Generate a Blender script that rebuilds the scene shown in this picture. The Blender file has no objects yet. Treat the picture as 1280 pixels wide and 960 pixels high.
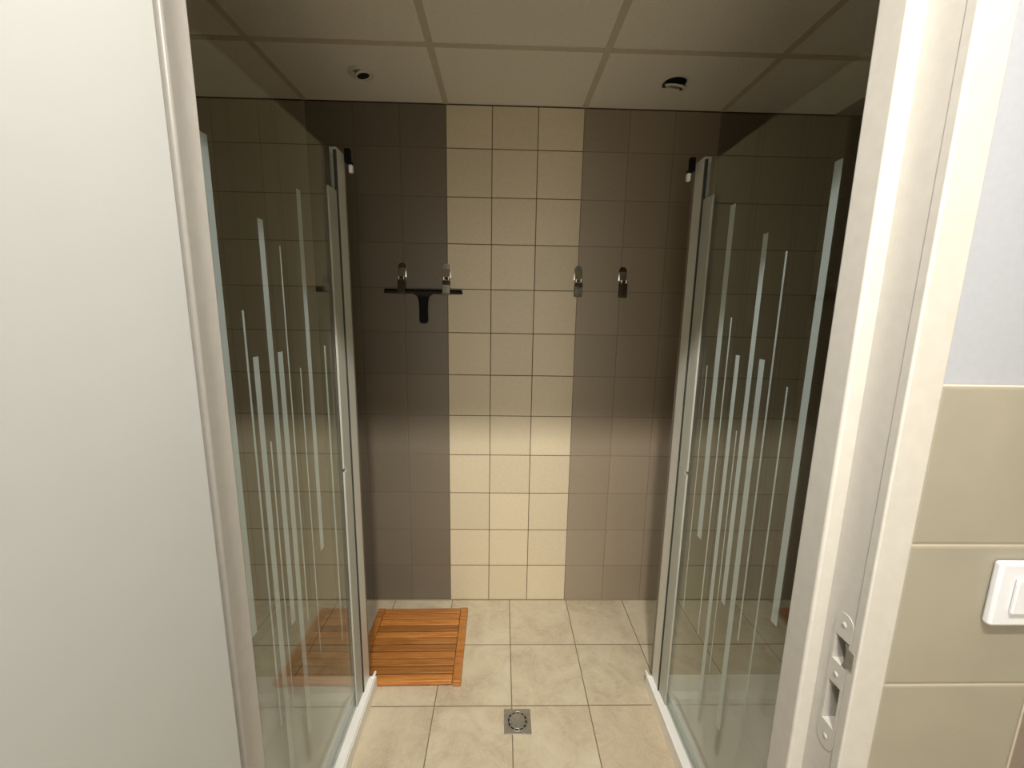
import bpy, bmesh, math, random
from mathutils import Vector, Matrix
random.seed(7)
SC = bpy.context.scene
COL = SC.collection

# ------------------------------------------------------------------ camera
def make_camera():
    yaw, pitch, roll = 0.0248, 0.1732, 0.0169
    fwd = Vector((math.sin(yaw)*math.cos(pitch), math.cos(yaw)*math.cos(pitch), -math.sin(pitch)))
    right = Vector((math.cos(yaw), -math.sin(yaw), 0))
    up = right.cross(fwd)
    r2 = math.cos(roll)*right + math.sin(roll)*up
    u2 = -math.sin(roll)*right + math.cos(roll)*up
    m = Matrix((r2, u2, -fwd)).transposed().to_4x4()
    m.translation = Vector((-0.0446, 0.436, 1.5023))
    cd = bpy.data.cameras.new('camera'); co = bpy.data.objects.new('camera', cd)
    cd.sensor_width = 36.0; cd.sensor_fit = 'HORIZONTAL'
    cd.lens = 518.0/1280.0*36.0
    cd.clip_start = 0.01; cd.clip_end = 50
    co.matrix_world = m
    COL.objects.link(co); SC.camera = co
make_camera()

# ------------------------------------------------------------------ world, lamps, exposure
W = bpy.data.worlds.new('world'); SC.world = W; W.use_nodes = True
W.node_tree.nodes['Background'].inputs[0].default_value = (1.0, 0.93, 0.78, 1)
W.node_tree.nodes['Background'].inputs[1].default_value = 3.7  # warm ambient fill, added to light the room through the rear opening
SC.view_settings.view_transform = 'Standard'
SC.view_settings.look = 'None'
SC.view_settings.gamma = 1.0
SC.view_settings.use_curve_mapping = False
SC.view_settings.exposure = 0.0

def lamp(name, loc, size, power, color, tilt=0.0, spread=180.0):
    ld = bpy.data.lights.new(name, 'AREA'); ld.shape = 'DISK'; ld.size = size
    ld.energy = power; ld.color = color
    lo = bpy.data.objects.new(name, ld); ld.spread = math.radians(spread); lo.location = loc; lo.rotation_euler = (math.radians(tilt), 0, 0)
    COL.objects.link(lo)
    return lo
LAMP_COL = (1.0, 0.95, 0.86)
SC.cycles.max_bounces = 16; SC.cycles.diffuse_bounces = 8; SC.cycles.transparent_max_bounces = 24
for _x, _p in ((-0.19, 14.5), (0.10, 15.0)):
    lamp('corridor_lamp_light', (_x, 0.29, 2.478), 0.10, _p, LAMP_COL, 38.0, 102.0)

# ------------------------------------------------------------------ node helpers
class NT:
    def __init__(self, name):
        self.m = bpy.data.materials.new(name); self.m.use_nodes = True
        self.t = self.m.node_tree; self.n = self.t.nodes
        self.b = self.n['Principled BSDF']; self.o = self.n['Material Output']
    def add(self, typ, **kw):
        x = self.n.new(typ)
        for k, v in kw.items(): setattr(x, k, v)
        return x
    def link(self, a, b): self.t.links.new(a, b)
    def val(self, sock, v):
        if isinstance(v, bpy.types.NodeSocket): self.link(v, sock)
        else: sock.default_value = v
    def math(self, op, a, b=0.0, c=0.0):
        x = self.add('ShaderNodeMath', operation=op)
        self.val(x.inputs[0], a); self.val(x.inputs[1], b); self.val(x.inputs[2], c)
        return x.outputs[0]
    def mix(self, f, a, b, mode='MIX'):
        x = self.add('ShaderNodeMix', data_type='RGBA', blend_type=mode)
        self.val(x.inputs[0], f)
        self.val(x.inputs[6], a if isinstance(a, bpy.types.NodeSocket) else (*a, 1))
        self.val(x.inputs[7], b if isinstance(b, bpy.types.NodeSocket) else (*b, 1))
        return x.outputs[2]
    def coords(self):
        tc = self.add('ShaderNodeTexCoord'); s = self.add('ShaderNodeSeparateXYZ')
        self.link(tc.outputs['Object'], s.inputs[0]); self.tc = tc
        return s.outputs
    def noise(self, scale, detail=3, rough=0.55, vec=None, dist=0.0):
        x = self.add('ShaderNodeTexNoise'); x.inputs['Scale'].default_value = scale
        x.inputs['Detail'].default_value = detail; x.inputs['Roughness'].default_value = rough
        x.inputs['Distortion'].default_value = dist
        if vec is None:
            tc = self.add('ShaderNodeTexCoord'); vec = tc.outputs['Object']
        self.link(vec, x.inputs['Vector'])
        return x.outputs[0]
    def ramp(self, f, stops):
        x = self.add('ShaderNodeValToRGB'); e = x.color_ramp.elements
        while len(e) < len(stops): e.new(0.5)
        for el, (p, c) in zip(e, stops): el.position = p; el.color = (*c, 1)
        self.link(f, x.inputs[0]); return x.outputs[0]
    def linedist(self, u, off, size):
        f = self.math('FRACT', self.math('DIVIDE', self.math('SUBTRACT', u, off), size))
        d = self.math('ABSOLUTE', self.math('SUBTRACT', f, 0.5))
        return self.math('MULTIPLY', self.math('SUBTRACT', 0.5, d), size)
    def cell(self, u, off, size):
        return self.math('FLOOR', self.math('DIVIDE', self.math('SUBTRACT', u, off), size))
    def rnd(self, a, b, c=0.0):
        v = self.add('ShaderNodeCombineXYZ'); self.val(v.inputs[0], a); self.val(v.inputs[1], b); self.val(v.inputs[2], c)
        w = self.add('ShaderNodeTexWhiteNoise', noise_dimensions='3D'); self.link(v.outputs[0], w.inputs[0])
        return w.outputs[0]
    def smooth(self, x, lo, hi):
        mr = self.add('ShaderNodeMapRange', interpolation_type='SMOOTHSTEP')
        self.val(mr.inputs[0], x); mr.inputs[1].default_value = lo; mr.inputs[2].default_value = hi
        return mr.outputs[0]
    def bump(self, h, strength=0.3, dist=0.002):
        x = self.add('ShaderNodeBump'); x.inputs['Strength'].default_value = strength
        x.inputs['Distance'].default_value = dist
        self.link(h, x.inputs['Height']); self.link(x.outputs[0], self.b.inputs['Normal'])
    def base(self, c, rough=0.5, metal=0.0, spec=0.5):
        self.val(self.b.inputs['Base Color'], c if isinstance(c, bpy.types.NodeSocket) else (*c, 1))
        self.val(self.b.inputs['Roughness'], rough); self.val(self.b.inputs['Metallic'], metal)
        self.b.inputs['Specular IOR Level'].default_value = spec
        return self

def plain(name, c, rough=0.5, metal=0.0, var=0.04, scale=18.0, spec=0.5):
    n = NT(name)
    f = n.noise(scale, 4)
    lo = tuple(x*(1-var) for x in c); hi = tuple(min(1, x*(1+var)) for x in c)
    n.base(n.ramp(f, [(0.3, lo), (0.7, hi)]), rough, metal, spec)
    return n.m

CREAM = (0.63, 0.54, 0.385)
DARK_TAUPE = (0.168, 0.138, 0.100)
LIGHT_TAUPE = (0.315, 0.255, 0.185)

def mat_tiles_back():
    n = NT('wall_tile_bands'); x, y, z = n.coords()
    d = n.math('MINIMUM', n.linedist(x, 0.1, 0.2), n.linedist(z, 0.0, 0.2))
    ax = n.math('ABSOLUTE', x)
    cream = n.math('LESS_THAN', ax, 0.3)
    # bands from left to right: light, dark, cream, light, dark
    dark_l = n.math('MULTIPLY', n.math('LESS_THAN', x, -0.3), n.math('GREATER_THAN', x, -0.9))
    dark_r = n.math('GREATER_THAN', x, 0.9)
    dark = n.math('MAXIMUM', dark_l, dark_r)
    r = n.rnd(n.cell(x, 0.1, 0.2), n.cell(z, 0, 0.2))
    c = n.mix(dark, LIGHT_TAUPE, DARK_TAUPE)
    c = n.mix(cream, c, CREAM)
    sp = n.noise(70, 3)
    c = n.mix(1.0, c, n.ramp(sp, [(0.3, (0.93, 0.93, 0.93)), (0.7, (1, 1, 1))]), 'MULTIPLY')
    k = n.math('MULTIPLY_ADD', r, 0.10, 0.92)
    kk = n.add('ShaderNodeCombineColor'); [n.link(k, kk.inputs[i]) for i in range(3)]
    c = n.mix(1.0, c, kk.outputs[0], 'MULTIPLY')
    g = n.smooth(d, 0.0013, 0.0024)
    grout = n.mix(cream, n.mix(0.6, (0.10, 0.075, 0.05), c), (0.12, 0.075, 0.035))
    top = n.math('GREATER_THAN', z, 2.3705)  # dark strip painted for the shadow gap under the ceiling
    g = n.math('MULTIPLY', g, n.math('SUBTRACT', 1.0, top)); grout = n.mix(top, grout, (0.05, 0.032, 0.015))
    n.base(n.mix(g, grout, c), n.math('MULTIPLY_ADD', g, -0.42, 0.85))
    n.bump(n.smooth(d, 0.0005, 0.004), 0.35, 0.0015)
    return n.m

def mat_tiles_plain(name, col, axis, off=0.1):
    n = NT(name); x, y, z = n.coords()
    u = y if axis == 'y' else x
    d = n.math('MINIMUM', n.linedist(u, off, 0.2), n.linedist(z, 0.0, 0.2))
    r = n.rnd(n.cell(u, off, 0.2), n.cell(z, 0, 0.2))
    k = n.math('MULTIPLY_ADD', r, 0.10, 0.92)
    kk = n.add('ShaderNodeCombineColor'); [n.link(k, kk.inputs[i]) for i in range(3)]
    c = n.mix(1.0, col, kk.outputs[0], 'MULTIPLY')
    g = n.smooth(d, 0.0013, 0.0024)
    n.base(n.mix(g, (0.135, 0.108, 0.076), c), n.math('MULTIPLY_ADD', g, -0.42, 0.85))
    n.bump(n.smooth(d, 0.0005, 0.004), 0.35, 0.0015)
    return n.m

def mat_floor():
    n = NT('floor_stone_tile'); x, y, z = n.coords()
    t = 0.2983
    d = n.math('MINIMUM', n.linedist(x, 0.0092, t), n.linedist(y, 2.0981, t))
    cx, cy = n.cell(x, 0.0092, t), n.cell(y, 2.0981, t)
    r = n.rnd(cx, cy); r2 = n.rnd(cx, cy, 3.0)
    vec = n.add('ShaderNodeVectorMath', operation='ADD')
    off = n.add('ShaderNodeCombineXYZ'); n.val(off.inputs[0], n.math('MULTIPLY', r, 9.0)); n.val(off.inputs[1], n.math('MULTIPLY', r2, 7.0))
    n.link(n.tc.outputs['Object'], vec.inputs[0]); n.link(off.outputs[0], vec.inputs[1])
    big = n.noise(5.5, 5, 0.62, vec.outputs[0], 0.9)
    vein = n.noise(11, 6, 0.7, vec.outputs[0], 2.2)
    c = n.ramp(big, [(0.33, (0.46, 0.375, 0.265)), (0.5, (0.55, 0.475, 0.34)), (0.68, (0.63, 0.56, 0.42))])
    c = n.mix(n.math('MULTIPLY', n.smooth(r, 0.45, 0.9), 0.35), c, (0.53, 0.42, 0.30))
    v = n.ramp(vein, [(0.44, (0, 0, 0)), (0.5, (1, 1, 1)), (0.56, (0, 0, 0))])
    c = n.mix(n.math('MULTIPLY', v, 0.28), c, (0.72, 0.63, 0.48))
    g = n.smooth(d, 0.0014, 0.0026)
    n.base(n.mix(g, (0.20, 0.15, 0.09), c), n.math('MULTIPLY_ADD', g, -0.38, 0.85))
    h = n.math('ADD', n.smooth(d, 0.0005, 0.004), n.math('MULTIPLY', vein, 0.35))
    n.bump(h, 0.3, 0.0015)
    return n.m

def mat_ceiling():
    n = NT('ceiling_panel')
    f = n.noise(160, 3)
    n.base(n.ramp(f, [(0.3, (0.76, 0.72, 0.62)), (0.7, (0.84, 0.80, 0.70))]), 0.9, spec=0.2)
    n.bump(f, 0.15, 0.001)
    return n.m

def mat_front_wall():
    # corridor side: cool white paint; shower side: taupe tile
    n = NT('front_wall_paint_and_tile'); x, y, z = n.coords()
    shower = n.math('GREATER_THAN', y, 0.96)
    d = n.math('MINIMUM', n.linedist(x, 0.1, 0.2), n.linedist(z, 0.0, 0.2))
    g = n.smooth(d, 0.0013, 0.0024)
    tile = n.mix(g, (0.11, 0.08, 0.05), DARK_TAUPE)
    f = n.noise(120, 3)
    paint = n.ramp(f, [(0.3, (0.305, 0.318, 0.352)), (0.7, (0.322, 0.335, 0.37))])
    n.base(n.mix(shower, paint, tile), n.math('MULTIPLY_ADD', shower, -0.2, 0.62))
    n.bump(f, 0.08, 0.001)
    return n.m

def mat_corridor_tile():
    n = NT('corridor_wall_tile'); x, y, z = n.coords()
    d = n.math('MINIMUM', n.linedist(x, 0.66, 0.2), n.linedist(z, 0.0275, 0.2))
    g = n.smooth(d, 0.001, 0.002)
    brown = n.math('MULTIPLY', n.math('GREATER_THAN', x, 0.66), n.math('LESS_THAN', z, 1.0275))
    f = n.noise(9, 3)
    c = n.ramp(f, [(0.3, (0.255, 0.235, 0.185)), (0.7, (0.28, 0.257, 0.20))])
    c = n.mix(brown, c, (0.19, 0.155, 0.125))
    n.base(n.mix(g, (0.42, 0.375, 0.30), c), n.math('MULTIPLY_ADD', g, -0.4, 0.8))
    n.bump(n.smooth(d, 0.0004, 0.005), 0.4, 0.002)
    return n.m

def mat_glass():
    n = NT('clear_shower_glass')
    geo = n.add('ShaderNodeNewGeometry')
    ior = n.math('MULTIPLY_ADD', geo.outputs['Backfacing'], 1/1.5-1.5, 1.5)
    fr = n.add('ShaderNodeFresnel'); n.link(ior, fr.inputs['IOR'])
    tr = n.add('ShaderNodeBsdfTransparent'); tr.inputs[0].default_value = (0.965, 0.978, 0.965, 1)
    gl = n.add('ShaderNodeBsdfGlossy'); gl.inputs['Roughness'].default_value = 0.0
    gl.inputs[0].default_value = (0.95, 1.0, 0.97, 1)
    mx = n.add('ShaderNodeMixShader'); n.link(fr.outputs[0], mx.inputs[0])
    n.link(tr.outputs[0], mx.inputs[1]); n.link(gl.outputs[0], mx.inputs[2])
    n.link(mx.outputs[0], n.o.inputs[0]); n.n.remove(n.b)
    return n.m

def mat_milky(name, c, clear, rough=0.4):
    n = NT(name)
    n.base(n.ramp(n.noise(40, 2), [(0.3, tuple(x*0.97 for x in c)), (0.7, c)]), rough)
    tl = n.add('ShaderNodeBsdfTranslucent'); tl.inputs[0].default_value = (*c, 1)
    m1 = n.add('ShaderNodeMixShader'); m1.inputs[0].default_value = 0.35
    n.link(n.b.outputs[0], m1.inputs[1]); n.link(tl.outputs[0], m1.inputs[2])
    tr = n.add('ShaderNodeBsdfTransparent')
    m2 = n.add('ShaderNodeMixShader'); m2.inputs[0].default_value = clear
    n.link(m1.outputs[0], m2.inputs[1]); n.link(tr.outputs[0], m2.inputs[2])
    n.link(m2.outputs[0], n.o.inputs[0])
    return n.m

def mat_teak():
    n = NT('oiled_teak')
    tc = n.add('ShaderNodeTexCoord'); oi = n.add('ShaderNodeObjectInfo')
    mp = n.add('ShaderNodeMapping'); mp.inputs['Scale'].default_value = (1.5, 26, 26)
    v = n.add('ShaderNodeVectorMath', operation='ADD'); n.link(tc.outputs['Object'], v.inputs[0])
    cb = n.add('ShaderNodeCombineXYZ'); n.val(cb.inputs[0], n.math('MULTIPLY', oi.outputs['Random'], 30.0)); n.val(cb.inputs[1], n.math('MULTIPLY', oi.outputs['Random'], 11.0))
    n.link(cb.outputs[0], v.inputs[1]); n.link(v.outputs[0], mp.inputs[0])
    g = n.noise(4.0, 5, 0.6, mp.outputs[0], 0.6)
    c = n.ramp(g, [(0.25, (0.27, 0.092, 0.018)), (0.5, (0.45, 0.175, 0.038)), (0.78, (0.58, 0.255, 0.068))])
    k = n.math('MULTIPLY_ADD', oi.outputs['Random'], 0.55, 0.60)
    kk = n.add('ShaderNodeCombineColor'); [n.link(k, kk.inputs[i]) for i in range(3)]
    n.base(n.mix(1.0, c, kk.outputs[0], 'MULTIPLY'), 0.45)
    n.bump(g, 0.25, 0.001)
    return n.m

M = dict(
    back=mat_tiles_back(),
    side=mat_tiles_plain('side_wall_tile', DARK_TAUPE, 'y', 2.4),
    floor=mat_floor(), ceiling=mat_ceiling(), front=mat_front_wall(), ctile=mat_corridor_tile(),
    bars=plain('ceiling_grid_paint', (0.60, 0.53, 0.40), 0.7),
    cwhite=plain('corridor_paint', (0.78, 0.76, 0.72), 0.7),
    frame=plain('door_frame_enamel', (0.44, 0.42, 0.385), 0.38, scale=60),
    leaf=plain('door_leaf_laminate', (0.445, 0.455, 0.445), 0.45, scale=6, var=0.02),
    glass=mat_glass(),
    stripe=mat_milky('frosted_band', (0.80, 0.88, 0.93), 0.05, 0.6),
    seal=mat_milky('milky_seal_plastic', (0.74, 0.75, 0.68), 0.30, 0.25),
    fin=mat_milky('smoky_seal_fin', (0.40, 0.37, 0.32), 0.45, 0.3),
    alu=plain('satin_aluminium', (0.66, 0.67, 0.64), 0.4, 0.35, scale=90),
    rail=plain('white_rail_enamel', (0.86, 0.86, 0.83), 0.35),
    gasket=plain('dark_gasket', (0.035, 0.04, 0.032), 0.5),
    tray=plain('white_shower_tray_acrylic', (0.84, 0.83, 0.78), 0.4, scale=5),
    chrome=plain('polished_chrome', (0.78, 0.76, 0.70), 0.13, 1.0, var=0.02),
    steel=plain('brushed_steel', (0.36, 0.345, 0.30), 0.42, 0.75, scale=140, var=0.12),
    black=plain('black_plastic', (0.006, 0.006, 0.007), 0.75, spec=0.15),
    darkbar=plain('dark_anodised_bar', (0.022, 0.017, 0.014), 0.6, spec=0.2),
    hole=plain('hollow_shade_paint', (0.006, 0.005, 0.004), 0.9),  # near-black paint for the shade in openings, on solid discs
    ring=plain('spotlight_ring_paint', (0.66, 0.62, 0.52), 0.45),
    white=plain('white_switch_plastic', (0.62, 0.63, 0.66), 0.35, var=0.01),
    teak=mat_teak(),
    bulb=plain('unlit_bulb_glass', (0.32, 0.30, 0.26), 0.15, 0.4),
    grey=plain('grey_cable', (0.05, 0.045, 0.04), 0.5),
)
def mat_emit():
    n = NT('lit_lamp_lens'); n.base((0.9, 0.9, 0.9))
    n.b.inputs['Emission Color'].default_value = (*LAMP_COL, 1); n.b.inputs['Emission Strength'].default_value = 4.0
    return n.m
M['lens'] = mat_emit()

# ------------------------------------------------------------------ mesh helpers
def box(bm, x0, x1, y0, y1, z0, z1, mi=0, bev=0.0, seg=2):
    r = bmesh.ops.create_cube(bm, size=1.0)
    vs = r['verts']
    for v in vs:
        v.co = Vector(((x0+x1)/2+v.co.x*(x1-x0), (y0+y1)/2+v.co.y*(y1-y0), (z0+z1)/2+v.co.z*(z1-z0)))
    fs = set(f for v in vs for f in v.link_faces)
    for f in fs: f.material_index = mi
    if bev > 0:
        es = list(set(e for v in vs for e in v.link_edges))
        q = bmesh.ops.bevel(bm, geom=es, offset=bev, segments=seg, profile=0.5, affect='EDGES', clamp_overlap=True)
        for f in q['faces']: f.material_index = mi; f.smooth = True
    return vs

def prism(bm, pts, axis, a0, a1, mi=0, bev=0.0):
    """extrude a 2-D outline along an axis; pts in the two other axes in order"""
    def co(p, a):
        if axis == 'x': return (a, p[0], p[1])
        if axis == 'y': return (p[0], a, p[1])
        return (p[0], p[1], a)
    A = [bm.verts.new(co(p, a0)) for p in pts]; B = [bm.verts.new(co(p, a1)) for p in pts]
    fs = [bm.faces.new(A), bm.faces.new(B)]
    n = len(pts)
    for i in range(n): fs.append(bm.faces.new((A[i], A[(i+1) % n], B[(i+1) % n], B[i])))
    bmesh.ops.recalc_face_normals(bm, faces=fs)
    for f in fs: f.material_index = mi
    if bev > 0:
        es = list(set(e for f in fs[:2] for e in f.edges))
        q = bmesh.ops.bevel(bm, geom=es, offset=bev, segments=2, profile=0.5, affect='EDGES', clamp_overlap=True)
        for f in q['faces']: f.smooth = True; f.material_index = mi
    return fs

def lathe(bm, prof, c=(0, 0, 0), seg=40, mi=0, mat=None):
    """prof: (radius, z) list; revolved about z through c; mat: optional Matrix applied"""
    rings = []
    for r, z in prof:
        if r < 1e-6:
            p = Vector((0, 0, z)); rings.append([p])
        else:
            rings.append([Vector((r*math.cos(2*math.pi*i/seg), r*math.sin(2*math.pi*i/seg), z)) for i in range(seg)])
    out = []
    for ring in rings:
        row = []
        for p in ring:
            if mat is not None: p = mat @ p
            row.append(bm.verts.new(p+Vector(c)))
        out.append(row)
    fs = []
    for a, b in zip(out, out[1:]):
        if len(a) == 1 and len(b) == 1: continue
        for i in range(seg):
            j = (i+1) % seg
            if len(a) == 1: fs.append(bm.faces.new((a[0], b[i], b[j])))
            elif len(b) == 1: fs.append(bm.faces.new((a[i], b[0], a[j])))
            else: fs.append(bm.faces.new((a[i], b[i], b[j], a[j])))
    bmesh.ops.recalc_face_normals(bm, faces=fs)
    for f in fs: f.smooth = True; f.material_index = mi
    return fs

def tube(bm, pts, rad, seg=12, mi=0):
    pts = [Vector(p) for p in pts]; rings = []
    for i, p in enumerate(pts):
        t = (pts[min(i+1, len(pts)-1)]-pts[max(i-1, 0)]).normalized()
        a = t.orthogonal().normalized() if i == 0 else (prev - t*prev.dot(t)).normalized()
        prev = a; b = t.cross(a)
        rings.append([bm.verts.new(p+rad*(math.cos(2*math.pi*k/seg)*a+math.sin(2*math.pi*k/seg)*b)) for k in range(seg)])
    fs = []
    for A, B in zip(rings, rings[1:]):
        for k in range(seg): fs.append(bm.faces.new((A[k], A[(k+1) % seg], B[(k+1) % seg], B[k])))
    fs.append(bm.faces.new(rings[0])); fs.append(bm.faces.new(rings[-1]))
    bmesh.ops.recalc_face_normals(bm, faces=fs)
    for f in fs: f.smooth = True; f.material_index = mi

def ribbon(bm, path, x0, x1, th, mi=0):
    """bent sheet: path in (y,z), width x0..x1, thickness th"""
    P = [Vector((0, p[0], p[1])) for p in path]; n = len(P)
    L, R = [], []
    for i in range(n):
        t = (P[min(i+1, n-1)]-P[max(i-1, 0)]).normalized(); nn = Vector((0, -t.z, t.y))*th/2
        L.append(P[i]+nn); R.append(P[i]-nn)
    out = [(p.y, p.z) for p in L]+[(p.y, p.z) for p in reversed(R)]
    prism(bm, out, 'x', x0, x1, mi)

def obj(name, bm, mats, parent=None, loc=None):
    me = bpy.data.meshes.new(name)
    bmesh.ops.recalc_face_normals(bm, faces=bm.faces[:]) if False else None
    bm.to_mesh(me); bm.free()
    for m in (mats if isinstance(mats, (list, tuple)) else [mats]): me.materials.append(m)
    o = bpy.data.objects.new(name, me); COL.objects.link(o)
    if parent: o.parent = parent
    if loc: o.location = loc
    return o
def thing(name, label, cat, loc=(0, 0, 0), rz=0.0, group=None):
    o = bpy.data.objects.new(name, None); o.empty_display_size = 0.05; COL.objects.link(o)
    o.location = loc; o.rotation_euler = (0, 0, rz); o['label'] = label; o['category'] = cat
    if group: o['group'] = group
    return o
def struct(name, bm, mats, label=None, parent=None):
    o = obj(name, bm, mats, parent)
    if not parent: o['kind'] = 'structure'
    if label: o['label'] = label; o['category'] = 'wall' if name.startswith('wall') else name.split('_')[0]
    return o
def BM(): return bmesh.new()

CZ = 2.3763       # shower-room ceiling
YB, YW = 2.4, 0.988
XS = 1.40

# ------------------------------------------------------------------ the setting
b = BM(); box(b, -1.7, 2.1, -1.3, 2.6, -0.1, 0.0)
struct('floor', b, M['floor'], 'beige stone-look tiled floor of the shower room')
b = BM(); box(b, -1.5, 1.5, YB, YB+0.12, 0, 2.6)
struct('wall_back', b, M['back'], 'back wall of taupe tile with a cream tile stripe')
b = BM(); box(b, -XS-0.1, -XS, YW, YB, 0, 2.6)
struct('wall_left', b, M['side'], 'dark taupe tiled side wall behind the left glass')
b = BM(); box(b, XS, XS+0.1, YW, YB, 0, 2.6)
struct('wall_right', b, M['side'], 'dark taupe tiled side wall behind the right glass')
b = BM(); box(b, -XS, XS, YW, YB, CZ, CZ+0.06)
ceil = struct('ceiling', b, M['ceiling'], 'suspended panel ceiling over the showers')
g = BM()
for x in (-0.9, -0.3, 0.3, 0.9): box(g, x-0.012, x+0.012, YW+0.001, YB-0.001, CZ-0.0025, CZ, bev=0.0008)
for y in (1.4, 2.0):
    for x0, x1 in ((-XS, -0.912), (-0.888, -0.312), (-0.288, 0.288), (0.312, 0.888), (0.912, XS)):
        box(g, x0+0.0005, x1-0.0005, y-0.012, y+0.012, CZ-0.0025, CZ, bev=0.0008)
obj('ceiling_grid', g, M['bars'], ceil)

# wall with the doorway
b = BM()
box(b, -1.7, -0.4565, 0.9, YW, 0, 2.7); box(b, 0.4565, 2.1, 0.9, YW, 0, 2.7); box(b, -0.4565, 0.4565, 0.9, YW, 2.0685, 2.7)
box(b, 0.4575, 2.1, 0.893, 0.9, 0.0, 1.4275, 1, bev=0.0012)
box(b, -1.7, -0.4695, 0.893, 0.9, 0.0, 1.4275, 1, bev=0.0012)
struct('wall_front', b, [M['front'], M['ctile']], 'white painted wall with grey-beige tiles below, right of the doorway')
# corridor shell; unseen rear opening added and sized to admit world fill light
b = BM(); box(b, -1.7, -0.7, -1.4, -1.3, 0, 2.49); box(b, 0.75, 2.1, -1.4, -1.3, 0, 2.49); box(b, -0.7, 0.75, -1.4, -1.3, 2.3, 2.49)
struct('wall_rear', b, M['cwhite'])
b = BM(); box(b, -1.8, -1.7, -1.3, 0.988, 0, 2.7); struct('wall_corridor_left', b, M['cwhite'])
b = BM(); box(b, 2.1, 2.2, -1.3, 0.988, 0, 2.7); struct('wall_corridor_right', b, M['cwhite'])
b = BM(); box(b, -1.7, 2.1, -1.3, 0.9, 2.49, 2.59); struct('ceiling_corridor', b, M['cwhite'])

# steel door frame: rebated profile, strike recesses in the right jamb
HZ = 2.03
fr = BM()
# right jamb
box(fr, 0.3955, 0.4565, 0.945, 0.989, 0, HZ-0.02, bev=0.004, seg=3)                      # stop
def rebate(z0, z1): box(fr, 0.417, 0.4565, 0.9, 0.9465, z0, z1)
holes = [(0.943, 1.007, 0.905, 0.925), (1.040, 1.078, 0.903, 0.925)]
z = 0.0
for (h0, h1, y0, y1) in holes:
    rebate(z, h0)
    box(fr, 0.417, 0.4565, 0.9, y0, h0, h1); box(fr, 0.417, 0.4565, y1, 0.9465, h0, h1); box(fr, 0.440, 0.4565, y0, y1, h0, h1)
    z = h1
rebate(z, HZ)
box(fr, 0.416, 0.4575, 0.888, 0.902, 0, HZ+0.038, bev=0.0025, seg=3)                     # casing face
# left jamb
box(fr, -0.4565, -0.411, 0.945, 0.989, 0, HZ-0.02, bev=0.004, seg=3)
box(fr, -0.4565, -0.4325, 0.9, 0.9465, 0, HZ)
box(fr, -0.4695, -0.4485, 0.888, 0.902, 0, HZ+0.038, bev=0.0025, seg=3)
# head
box(fr, -0.4565, 0.4565, 0.945, 0.989, HZ-0.02, HZ+0.038, bev=0.003, seg=3)
box(fr, -0.4565, 0.4565, 0.9, 0.9465, HZ, HZ+0.038)
box(fr, -0.4695, 0.4575, 0.888, 0.902, HZ, HZ+0.0385, bev=0.0025, seg=3)
frame = struct('trim_1', fr, M['frame'], 'cream enamelled steel door frame around the doorway')
# strike plate on the right rebate
sp = BM()
PY0, PY1, PX = 0.901, 0.929, 0.4160
def plate(z0, z1, y0=PY0, y1=PY1): box(sp, PX, 0.4170, y0, y1, z0, z1)
plate(0.918, 0.943); plate(1.007, 1.040); plate(1.078, 1.100)
plate(0.943, 1.007, PY0, 0.905); plate(0.943, 1.007, 0.925, PY1)
plate(1.040, 1.078, PY0, 0.903); plate(1.040, 1.078, 0.925, PY1)
for zc, s in ((0.918, -1), (1.100, 1)):
    pts = [(0.915+0.014*math.cos(a), zc+s*0.014*math.sin(a)) for a in [math.pi*i/16 for i in range(17)]]
    prism(sp, pts, 'x', PX, 0.4170)
spo = obj('strike_plate', sp, M['frame'], frame)
for zc in (0.922, 1.022, 1.098):
    s = BM(); lathe(s, [(0.0, 0.0012), (0.002, 0.0012), (0.0036, 0.0004), (0.0038, 0.0)], (PX, 0.915, zc), 20, mat=Matrix.Rotation(-math.pi/2, 4, 'Y'))
    obj('screw', s, M['frame'], spo)
s = BM()
ribbon_pts = [(0.9065, 1.074), (0.9035, 1.066), (0.9005, 1.058), (0.9000, 1.048), (0.9020, 1.042)]
prism(s, [(0.9030, 1.0755), (0.9085, 1.0755), (0.9060, 1.064), (0.9060, 1.053), (0.9095, 1.0425), (0.9030, 1.0425), (0.9015, 1.058)], 'x', 0.4158, 0.4300)
box(s, 0.4146, 0.4162, 0.8925, 0.9035, 1.046, 1.072, bev=0.0006)
lo = obj('latch_lip', s, M['steel'], spo); lo['label'] = 'bare steel lip at the upper latch hole'

# open door leaf, hinged on the left, seen from its inner side
door = thing('door_1', 'plain cream door leaf standing open on the left', 'door', (-0.4325, 0.9095, 0.0), math.radians(-91.5))
door['kind'] = 'structure'
l = BM(); box(l, 0.003, 0.829, 0.004, 0.044, 0.008, 2.026, bev=0.0015)
obj('door_leaf', l, M['leaf'], door)
for sgn, y0 in ((1, 0.044), (-1, 0.004)):
    h = BM()
    box(h, 0.755, 0.795, y0 if sgn > 0 else y0-0.008, y0+0.008 if sgn > 0 else y0, 0.93, 1.15, bev=0.003)
    tube(h, [(0.775, y0, 1.08), (0.775, y0+sgn*0.045, 1.08), (0.765, y0+sgn*0.052, 1.08), (0.65, y0+sgn*0.052, 1.08)], 0.009)
    obj('door_handle', h, M['steel'], door)

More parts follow.
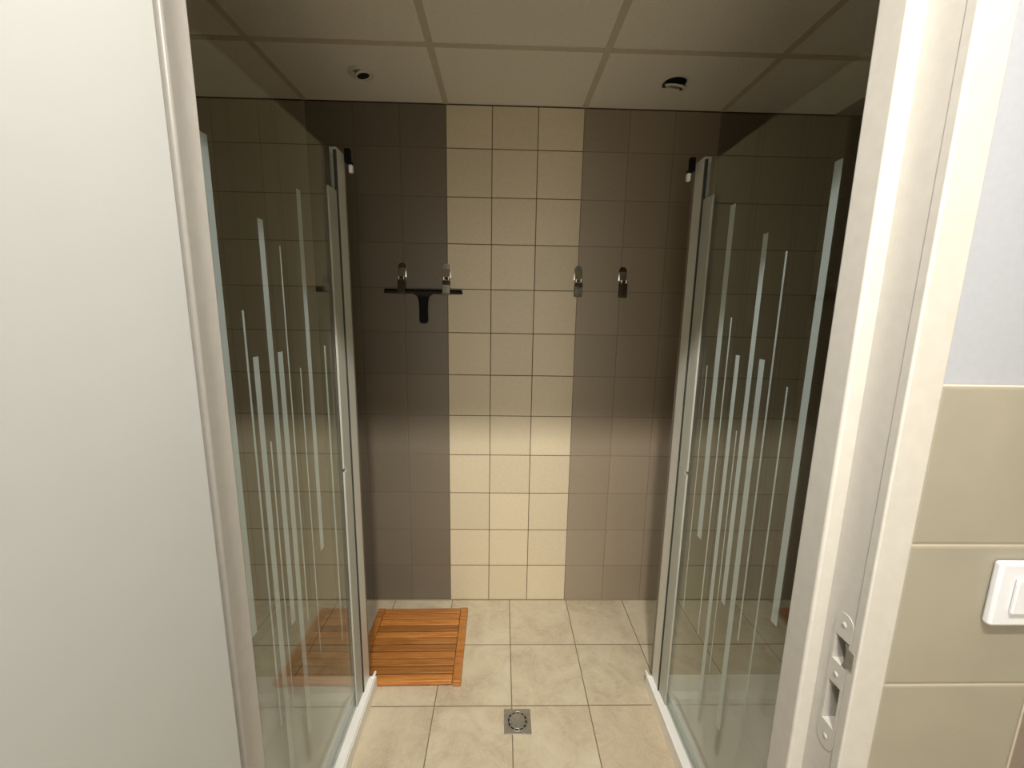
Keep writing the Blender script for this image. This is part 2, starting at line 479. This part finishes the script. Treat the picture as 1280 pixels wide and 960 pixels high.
# ------------------------------------------------------------------ shower trays
TZ = 0.055
def tray(s, label):
    xin = 0.531 if s < 0 else 0.556
    x0, x1 = (-XS+0.002, -xin) if s < 0 else (xin, XS-0.002)
    t = thing('shower_tray', label, 'shower tray', ((x0+x1)/2, 1.43, 0.0), group='white shower trays behind the glass screens')
    cx, cy = (x0+x1)/2, 1.43
    m = BM(); y0, y1 = YW+0.003, 1.880
    # rim as four sides, sunken slightly sloped basin
    X0, X1 = x0-cx, x1-cx; Y0, Y1 = y0-cy, y1-cy
    rim = 0.075
    def q(a, b_, c, d, z): return [m.verts.new((a, c, z)), m.verts.new((b_, c, z)), m.verts.new((b_, d, z)), m.verts.new((a, d, z))]
    o0 = q(X0, X1, Y0, Y1, 0); o1 = q(X0, X1, Y0, Y1, TZ)
    i1 = q(X0+rim, X1-rim, Y0+rim, Y1-rim, TZ); i2 = q(X0+rim+0.02, X1-rim-0.02, Y0+rim+0.02, Y1-rim-0.02, TZ-0.014)
    c = m.verts.new((0, 0, TZ-0.020))
    for A, Bq in ((o0, o1), (o1, i1), (i1, i2)):
        for i in range(4): m.faces.new((A[i], A[(i+1) % 4], Bq[(i+1) % 4], Bq[i]))
    for i in range(4): m.faces.new((i2[i], i2[(i+1) % 4], c))
    m.faces.new(o0[::-1])
    bmesh.ops.recalc_face_normals(m, faces=m.faces[:])
    obj('basin', m, M['tray'], t)
    d = BM(); lathe(d, [(0.045, 0.0), (0.045, 0.006), (0.04, 0.009), (0.0, 0.010)], (0, 0, TZ-0.0205), 32)
    obj('waste_cover', d, M['steel'], t)
    return t
tray(-1, 'white shower tray behind the left glass screen')
tray(1, 'white shower tray behind the right glass screen')

# ------------------------------------------------------------------ glass screens with frosted bands
STR_R = [(1.6962, .005, 1.347, .50), (1.6397, .026, 1.805, .802), (1.587, .006, 1.496, .497), (1.536, .018, 1.396, .313),
         (1.502, .004, 1.195, .443), (1.474, .019, 1.699, .697), (1.4296, .021, 1.397, .330), (1.389, .006, 1.646, .651),
         (1.329, .005, 1.347, .500), (1.2706, .020, 1.796, .802)]
STR_L = [(1.2986, .006, 1.4955, .50), (1.328, .019, 1.398, .330), (1.3889, .020, 1.690, .707), (1.4269, .021, 1.399, .325),
         (1.3574, .005, 1.201, .45), (1.4626, .005, 1.646, .651), (1.5197, .005, 1.348, .50), (1.5737, .021, 1.80, .80),
         (1.675, .010, 1.394, .402), (1.2324, .021, 1.80, .807)]
def screen(s, label):
    gx = -0.567 if s < 0 else 0.587
    t = thing('shower_screen', label, 'shower screen', (gx, 1.43, TZ), group='glass shower screens flanking the passage')
    def X(a): return s*a           # a > 0 points away from the passage
    def bx(m, a0, a1, y0, y1, z0, z1, mi=0, bev=0.0):
        xx = sorted((X(a0), X(a1))); box(m, xx[0], xx[1], y0-1.43, y1-1.43, z0-TZ, z1-TZ, mi, bev)
    m = BM(); bx(m, -0.003, 0.003, YW+0.02, 1.812, TZ+0.008, 1.962)
    for (yc, w, top, bot) in (STR_R if s > 0 else STR_L):
        bx(m, 0.0031, 0.0035, yc-w/2, yc+w/2, bot, top, 1)
    obj('glass_pane', m, [M['glass'], M['stripe']], t)
    m = BM()
    bx(m, -0.034, -0.0035, YW+0.005, 1.866, TZ, TZ+0.010, 0, 0.002)
    # pointed end cap running past the post
    z0, z1 = 0.0, 0.012
    p = [(X(-0.034), 1.862-1.43), (X(-0.022), 1.862-1.43), (X(-0.026), 1.892-1.43), (X(-0.031), 1.892-1.43)]
    prism(m, p, 'z', z0, z1)
    obj('bottom_rail', m, M['rail'], t)
    m = BM(); bx(m, 0.0035, 0.026, YW+0.005, 1.850, TZ, TZ+0.006, 0, 0.0015)
    o = obj('drip_strip', m, M['seal'], t); o['label'] = 'milky drip strip along the inside foot of the glass'
    m = BM(); bx(m, -0.0120, 0.0100, 1.806, 1.868, TZ+0.010, 1.985, 0, 0.0015)
    obj('end_profile', m, M['alu'], t)
    m = BM(); bx(m, -0.0126, -0.004, 1.7985, 1.8055, TZ+0.010, 1.975)
    obj('gasket', m, M['gasket'], t)
    m = BM()
    bx(m, -0.0100, -0.0035, 1.738, 1.797, TZ+0.012, 0.972, 0, 0.001)
    bx(m, -0.0100, -0.0035, 1.738, 1.797, 0.984, 1.857, 0, 0.001)
    bx(m, -0.0100, -0.0035, 1.754, 1.797, 0.972, 0.984)
    obj('seal_strip', m, M['seal'], t)
    m = BM(); bx(m, -0.002, 0.004, 1.869, 1.908, TZ+0.004, 1.975, 0, 0.001)
    obj('seal_fin', m, M['fin'], t)
    m = BM()
    bx(m, -0.030, -0.0122, 1.868, 1.885, 1.962, 2.004, 0, 0.002)
    bx(m, -0.034, -0.022, 1.866, 1.887, 1.956, 1.966, 0, 0.001)
    c = obj('top_clip', m, M['black'], t); c['label'] = 'black clip at the top of the end profile'
    m = BM(); bx(m, -0.036, -0.024, 1.868, 1.884, 1.932, 1.956, 0, 0.003)
    c2 = obj('buffer', m, M['rail'], c); c2['label'] = 'white buffer under the black clip'
    return t
screen(-1, 'clear glass shower screen on the left, showing the mat\'s reflection')
screen(1, 'clear glass shower screen on the right, beside the latch side of the doorway')

# ------------------------------------------------------------------ duckboard mat
mat = thing('wooden_duckboard', 'orange-brown slatted wooden shower mat on the beige floor', 'bath mat', (-0.420, 2.089, 0.0), math.radians(0.8))
HX, HY, MT = 0.2215, 0.211, 0.030
for sx in (-1, 1):
    m = BM(); x0, x1 = sorted((sx*(HX-0.034), sx*HX)); box(m, x0, x1, -HY, HY, 0.004, MT, bev=0.0025)
    o = obj('side_board', m, M['teak'], mat)
m = BM()
NS = 11; pitch = 2*HY/NS
for i in range(NS):
    m = BM(); y0 = -HY+i*pitch
    box(m, -(HX-0.0355), HX-0.0355, y0+0.0034, y0+pitch-0.0034, 0.010, MT-0.0005, bev=0.0018)
    obj('slat', m, M['teak'], mat)
for x in (-0.11, 0.11):
    m = BM(); box(m, x-0.015, x+0.015, -HY+0.01, HY-0.01, 0.0, 0.0098); obj('batten', m, M['teak'], mat)

# ------------------------------------------------------------------ floor drain
dr = thing('floor_drain', 'square grey steel drain with a round grate in the floor', 'drain', (0.029, 1.7365, 0.0))
m = BM(); box(m, -0.050, 0.050, -0.048, 0.048, 0.0, 0.0025, bev=0.0008); obj('drain_plate', m, M['steel'], dr)
m = BM(); lathe(m, [(0.0385, 0.0025), (0.0385, 0.0040), (0.0365, 0.0042), (0.0355, 0.0030)], seg=48); obj('ring', m, M['steel'], dr)
m = BM()
lathe(m, [(0.0350, 0.0026), (0.0350, 0.0028), (0.0, 0.0028)], seg=48); obj('slot_ring', m, M['hole'], dr)
m = BM()
lathe(m, [(0.0300, 0.0028), (0.0300, 0.0042), (0.0285, 0.0047), (0.0, 0.0050)], seg=48)
for k in range(12):
    a = 2*math.pi*k/12+0.15
    vs = box(m, 0.028, 0.0362, -0.0022, 0.0022, 0.0028, 0.0042)
    bmesh.ops.rotate(m, verts=vs, cent=(0, 0, 0), matrix=Matrix.Rotation(a, 3, 'Z'))
obj('grate', m, M['steel'], dr)

# ------------------------------------------------------------------ coat hooks on the back wall
def hook(name_label, loc):
    t = thing('coat_hook', name_label, 'hook', loc, 0.0, 'metal coat hooks on the back wall')
    # local: x across, y = 0 at wall (towards viewer negative), z = 0 at the foot
    m = BM()
    hw = 0.0185
    pts = [(-hw*0.86, 0.002), (hw*0.86, 0.002), (hw*0.86, 0.07), (hw, 0.082), (hw, 0.124)]
    pts += [(hw*math.cos(a), 0.124+hw*math.sin(a)) for a in [math.pi*i/14 for i in range(1, 14)]] + [(-hw, 0.124), (-hw, 0.082), (-hw*0.86, 0.07)]
    prism(m, pts, 'y', -0.0035, -0.0005)
    obj('wall_plate', m, M['chrome'], t)
    m = BM()   # pressed shoulder tilted outwards under the round top
    prism(m, [(-0.0036, 0.120), (-0.0120, 0.082), (-0.0100, 0.078), (-0.0036, 0.080)], 'x', -0.0165, 0.0165, bev=0.001)
    obj('shoulder', m, M['chrome'], t)
    m = BM()   # trough: goes out at the foot and rises to a forked lip
    ribbon(m, [(-0.0025, 0.0045), (-0.024, 0.0015), (-0.030, 0.004), (-0.0335, 0.012), (-0.0330, 0.045), (-0.0300, 0.066)], -0.0165, 0.0165, 0.0026)
    for sx in (-1, 1):
        tube(m, [(sx*0.0105, -0.0300, 0.066), (sx*0.0105, -0.0275, 0.074), (sx*0.0115, -0.0310, 0.080)], 0.0042, 10)
        lathe(m, [(0.0, 0.0052), (0.0037, 0.0037), (0.0052, 0.0), (0.0037, -0.0037), (0.0, -0.0052)], (sx*0.0115, -0.0315, 0.0805), 14)
    obj('hook', m, M['chrome'], t)
    m = BM(); lathe(m, [(0.0055, 0.0), (0.0055, 0.002), (0.004, 0.0032), (0.0, 0.0034)], (0, -0.0037, 0.076), 18, mat=Matrix.Rotation(math.pi/2, 4, 'X'))
    obj('screw', m, M['hole'], t)
    return t
HZ0 = 1.570
hook('metal coat hook on dark tile, leftmost of four, holding the squeegee', (-0.505, YB, HZ0))
hook('bright metal coat hook where dark tile meets cream, over the squeegee blade', (-0.303, YB, HZ0))
hook('metal coat hook at the right edge of the cream tile stripe', (0.300, YB, HZ0))
hook('dark-looking metal coat hook on taupe tile, rightmost of four', (0.507, YB, HZ0))

# ------------------------------------------------------------------ squeegee lying in the two left hooks
sq = thing('squeegee', 'black shower squeegee hanging blade-up from the two left hooks', 'squeegee', (-0.409, YB-0.016, 1.5755))
m = BM(); box(m, -0.178, 0.178, -0.007, 0.007, 0.0, 0.011, bev=0.002); obj('blade_bar', m, M['darkbar'], sq)
m = BM(); prism(m, [(-0.0035, 0.0111), (0.0035, 0.0111), (0.0012, 0.0200), (-0.0012, 0.0200)], 'x', -0.176, 0.176); obj('rubber_blade', m, M['black'], sq)
m = BM(); prism(m, [(-0.046, -0.0002), (0.046, -0.0002), (0.030, -0.010), (0.020, -0.022), (-0.020, -0.022), (-0.030, -0.010)], 'y', -0.006, 0.006, bev=0.002)
obj('neck', m, M['darkbar'], sq)
m = BM()
prism(m, [(-0.027, -0.012), (0.027, -0.012), (0.0205, -0.030), (0.0185, -0.07), (0.0195, -0.118), (0.016, -0.130), (0.008, -0.1345), (-0.008, -0.1345), (-0.016, -0.130), (-0.0195, -0.118), (-0.0185, -0.07), (-0.0205, -0.030)], 'y', -0.0125, 0.0105, bev=0.005)
obj('handle', m, M['black'], sq)

# ------------------------------------------------------------------ two dead recessed spotlights in the ceiling
t = thing('recessed_spotlight', 'unlit recessed spotlight in the left ceiling panel, ring still in place', 'spotlight', (-0.589, 2.184, CZ), group='unlit recessed spotlights')
m = BM(); lathe(m, [(0.047, 0.0), (0.0465, -0.005), (0.042, -0.008), (0.036, -0.007), (0.035, 0.0)], seg=48); obj('ring', m, M['ring'], t)
m = BM(); lathe(m, [(0.0335, -0.0006), (0.0, -0.0007)], seg=48); obj('recess', m, M['ring'], t)
tilt = Matrix.Rotation(math.radians(-14), 4, 'Y')
m = BM(); lathe(m, [(0.030, 0.0), (0.030, -0.006), (0.027, -0.008), (0.0235, -0.0075), (0.0225, -0.003)], (0.008, -0.003, -0.0072), 40, mat=tilt); obj('gimbal', m, M['ring'], t)
m = BM(); lathe(m, [(0.0228, -0.004), (0.0, -0.0042)], (0.008, -0.003, -0.0072), 40, mat=tilt); obj('lamp_face', m, M['hole'], t)

t = thing('recessed_spotlight', 'broken recessed spotlight dangling from the right ceiling panel', 'spotlight', (0.603, 2.186, CZ), group='unlit recessed spotlights')
m = BM(); lathe(m, [(0.042, -0.0008), (0.0, -0.0010)], seg=40); obj('hole_shade_disc', m, M['hole'], t)  # flat disc painted dark as the opening's shade; ceiling is uncut
tilt = Matrix.Rotation(math.radians(9), 4, 'Y') @ Matrix.Rotation(math.radians(16), 4, 'X')
m = BM(); lathe(m, [(0.0405, 0.0), (0.041, -0.003), (0.036, -0.006), (0.030, -0.006), (0.029, -0.001)], (0.002, -0.008, -0.0165), 40, mat=tilt); obj('ring', m, M['ring'], t)
m = BM(); lathe(m, [(0.0292, -0.002), (0.022, -0.004), (0.0, -0.006)], (0.002, -0.008, -0.0165), 40, mat=tilt); obj('bulb', m, M['bulb'], t)
m = BM(); tube(m, [(0.026, 0.0, -0.001), (0.036, -0.004, -0.010), (0.043, -0.004, -0.016), (0.036, 0.002, -0.022), (0.022, 0.004, -0.020)], 0.0042); obj('cable', m, M['grey'], t)
m = BM(); box(m, -0.046, -0.028, -0.004, 0.010, -0.016, -0.0015, bev=0.003); obj('spring_clip', m, M['grey'], t)

# ------------------------------------------------------------------ light switch on the corridor tiles
sw = thing('light_switch', 'white light switch on grey-beige tiles right of the doorway', 'light switch', (0.613, 0.893, 1.166))
def plate_prism(m, w, h, y0, y1, r, bev):
    pts = []
    for cx, cz, a0 in ((w-r, h-r, 0), (-w+r, h-r, 90), (-w+r, -h+r, 180), (w-r, -h+r, 270)):
        for k in range(6):
            a = math.radians(a0+18*k); pts.append((cx+r*math.cos(a), cz+r*math.sin(a)))
    prism(m, pts, 'y', y0, y1, bev=bev)
m = BM(); plate_prism(m, 0.0435, 0.0435, -0.0105, -0.0002, 0.005, 0.0035); obj('cover_plate', m, M['white'], sw)
m = BM(); plate_prism(m, 0.0235, 0.0235, -0.0150, -0.0107, 0.002, 0.0015); obj('rocker', m, M['white'], sw)

# ------------------------------------------------------------------ corridor downlights (the lamps themselves)
for (x, y, lab) in ((-0.19, 0.29, 'lit recessed downlight in the corridor ceiling, nearer the open door leaf'), (0.10, 0.29, 'lit recessed downlight in the corridor ceiling, nearer the light switch')):
    t = thing('corridor_downlight', lab, 'ceiling lamp', (x, y, 2.49), group='corridor downlights')
    m = BM(); lathe(m, [(0.062, 0.0), (0.062, -0.004), (0.056, -0.007), (0.049, -0.006), (0.048, 0.0)], seg=40); obj('ring', m, M['white'], t)
    m = BM(); lathe(m, [(0.048, -0.0015), (0.0, -0.0018)], seg=40); obj('lens', m, M['lens'], t)
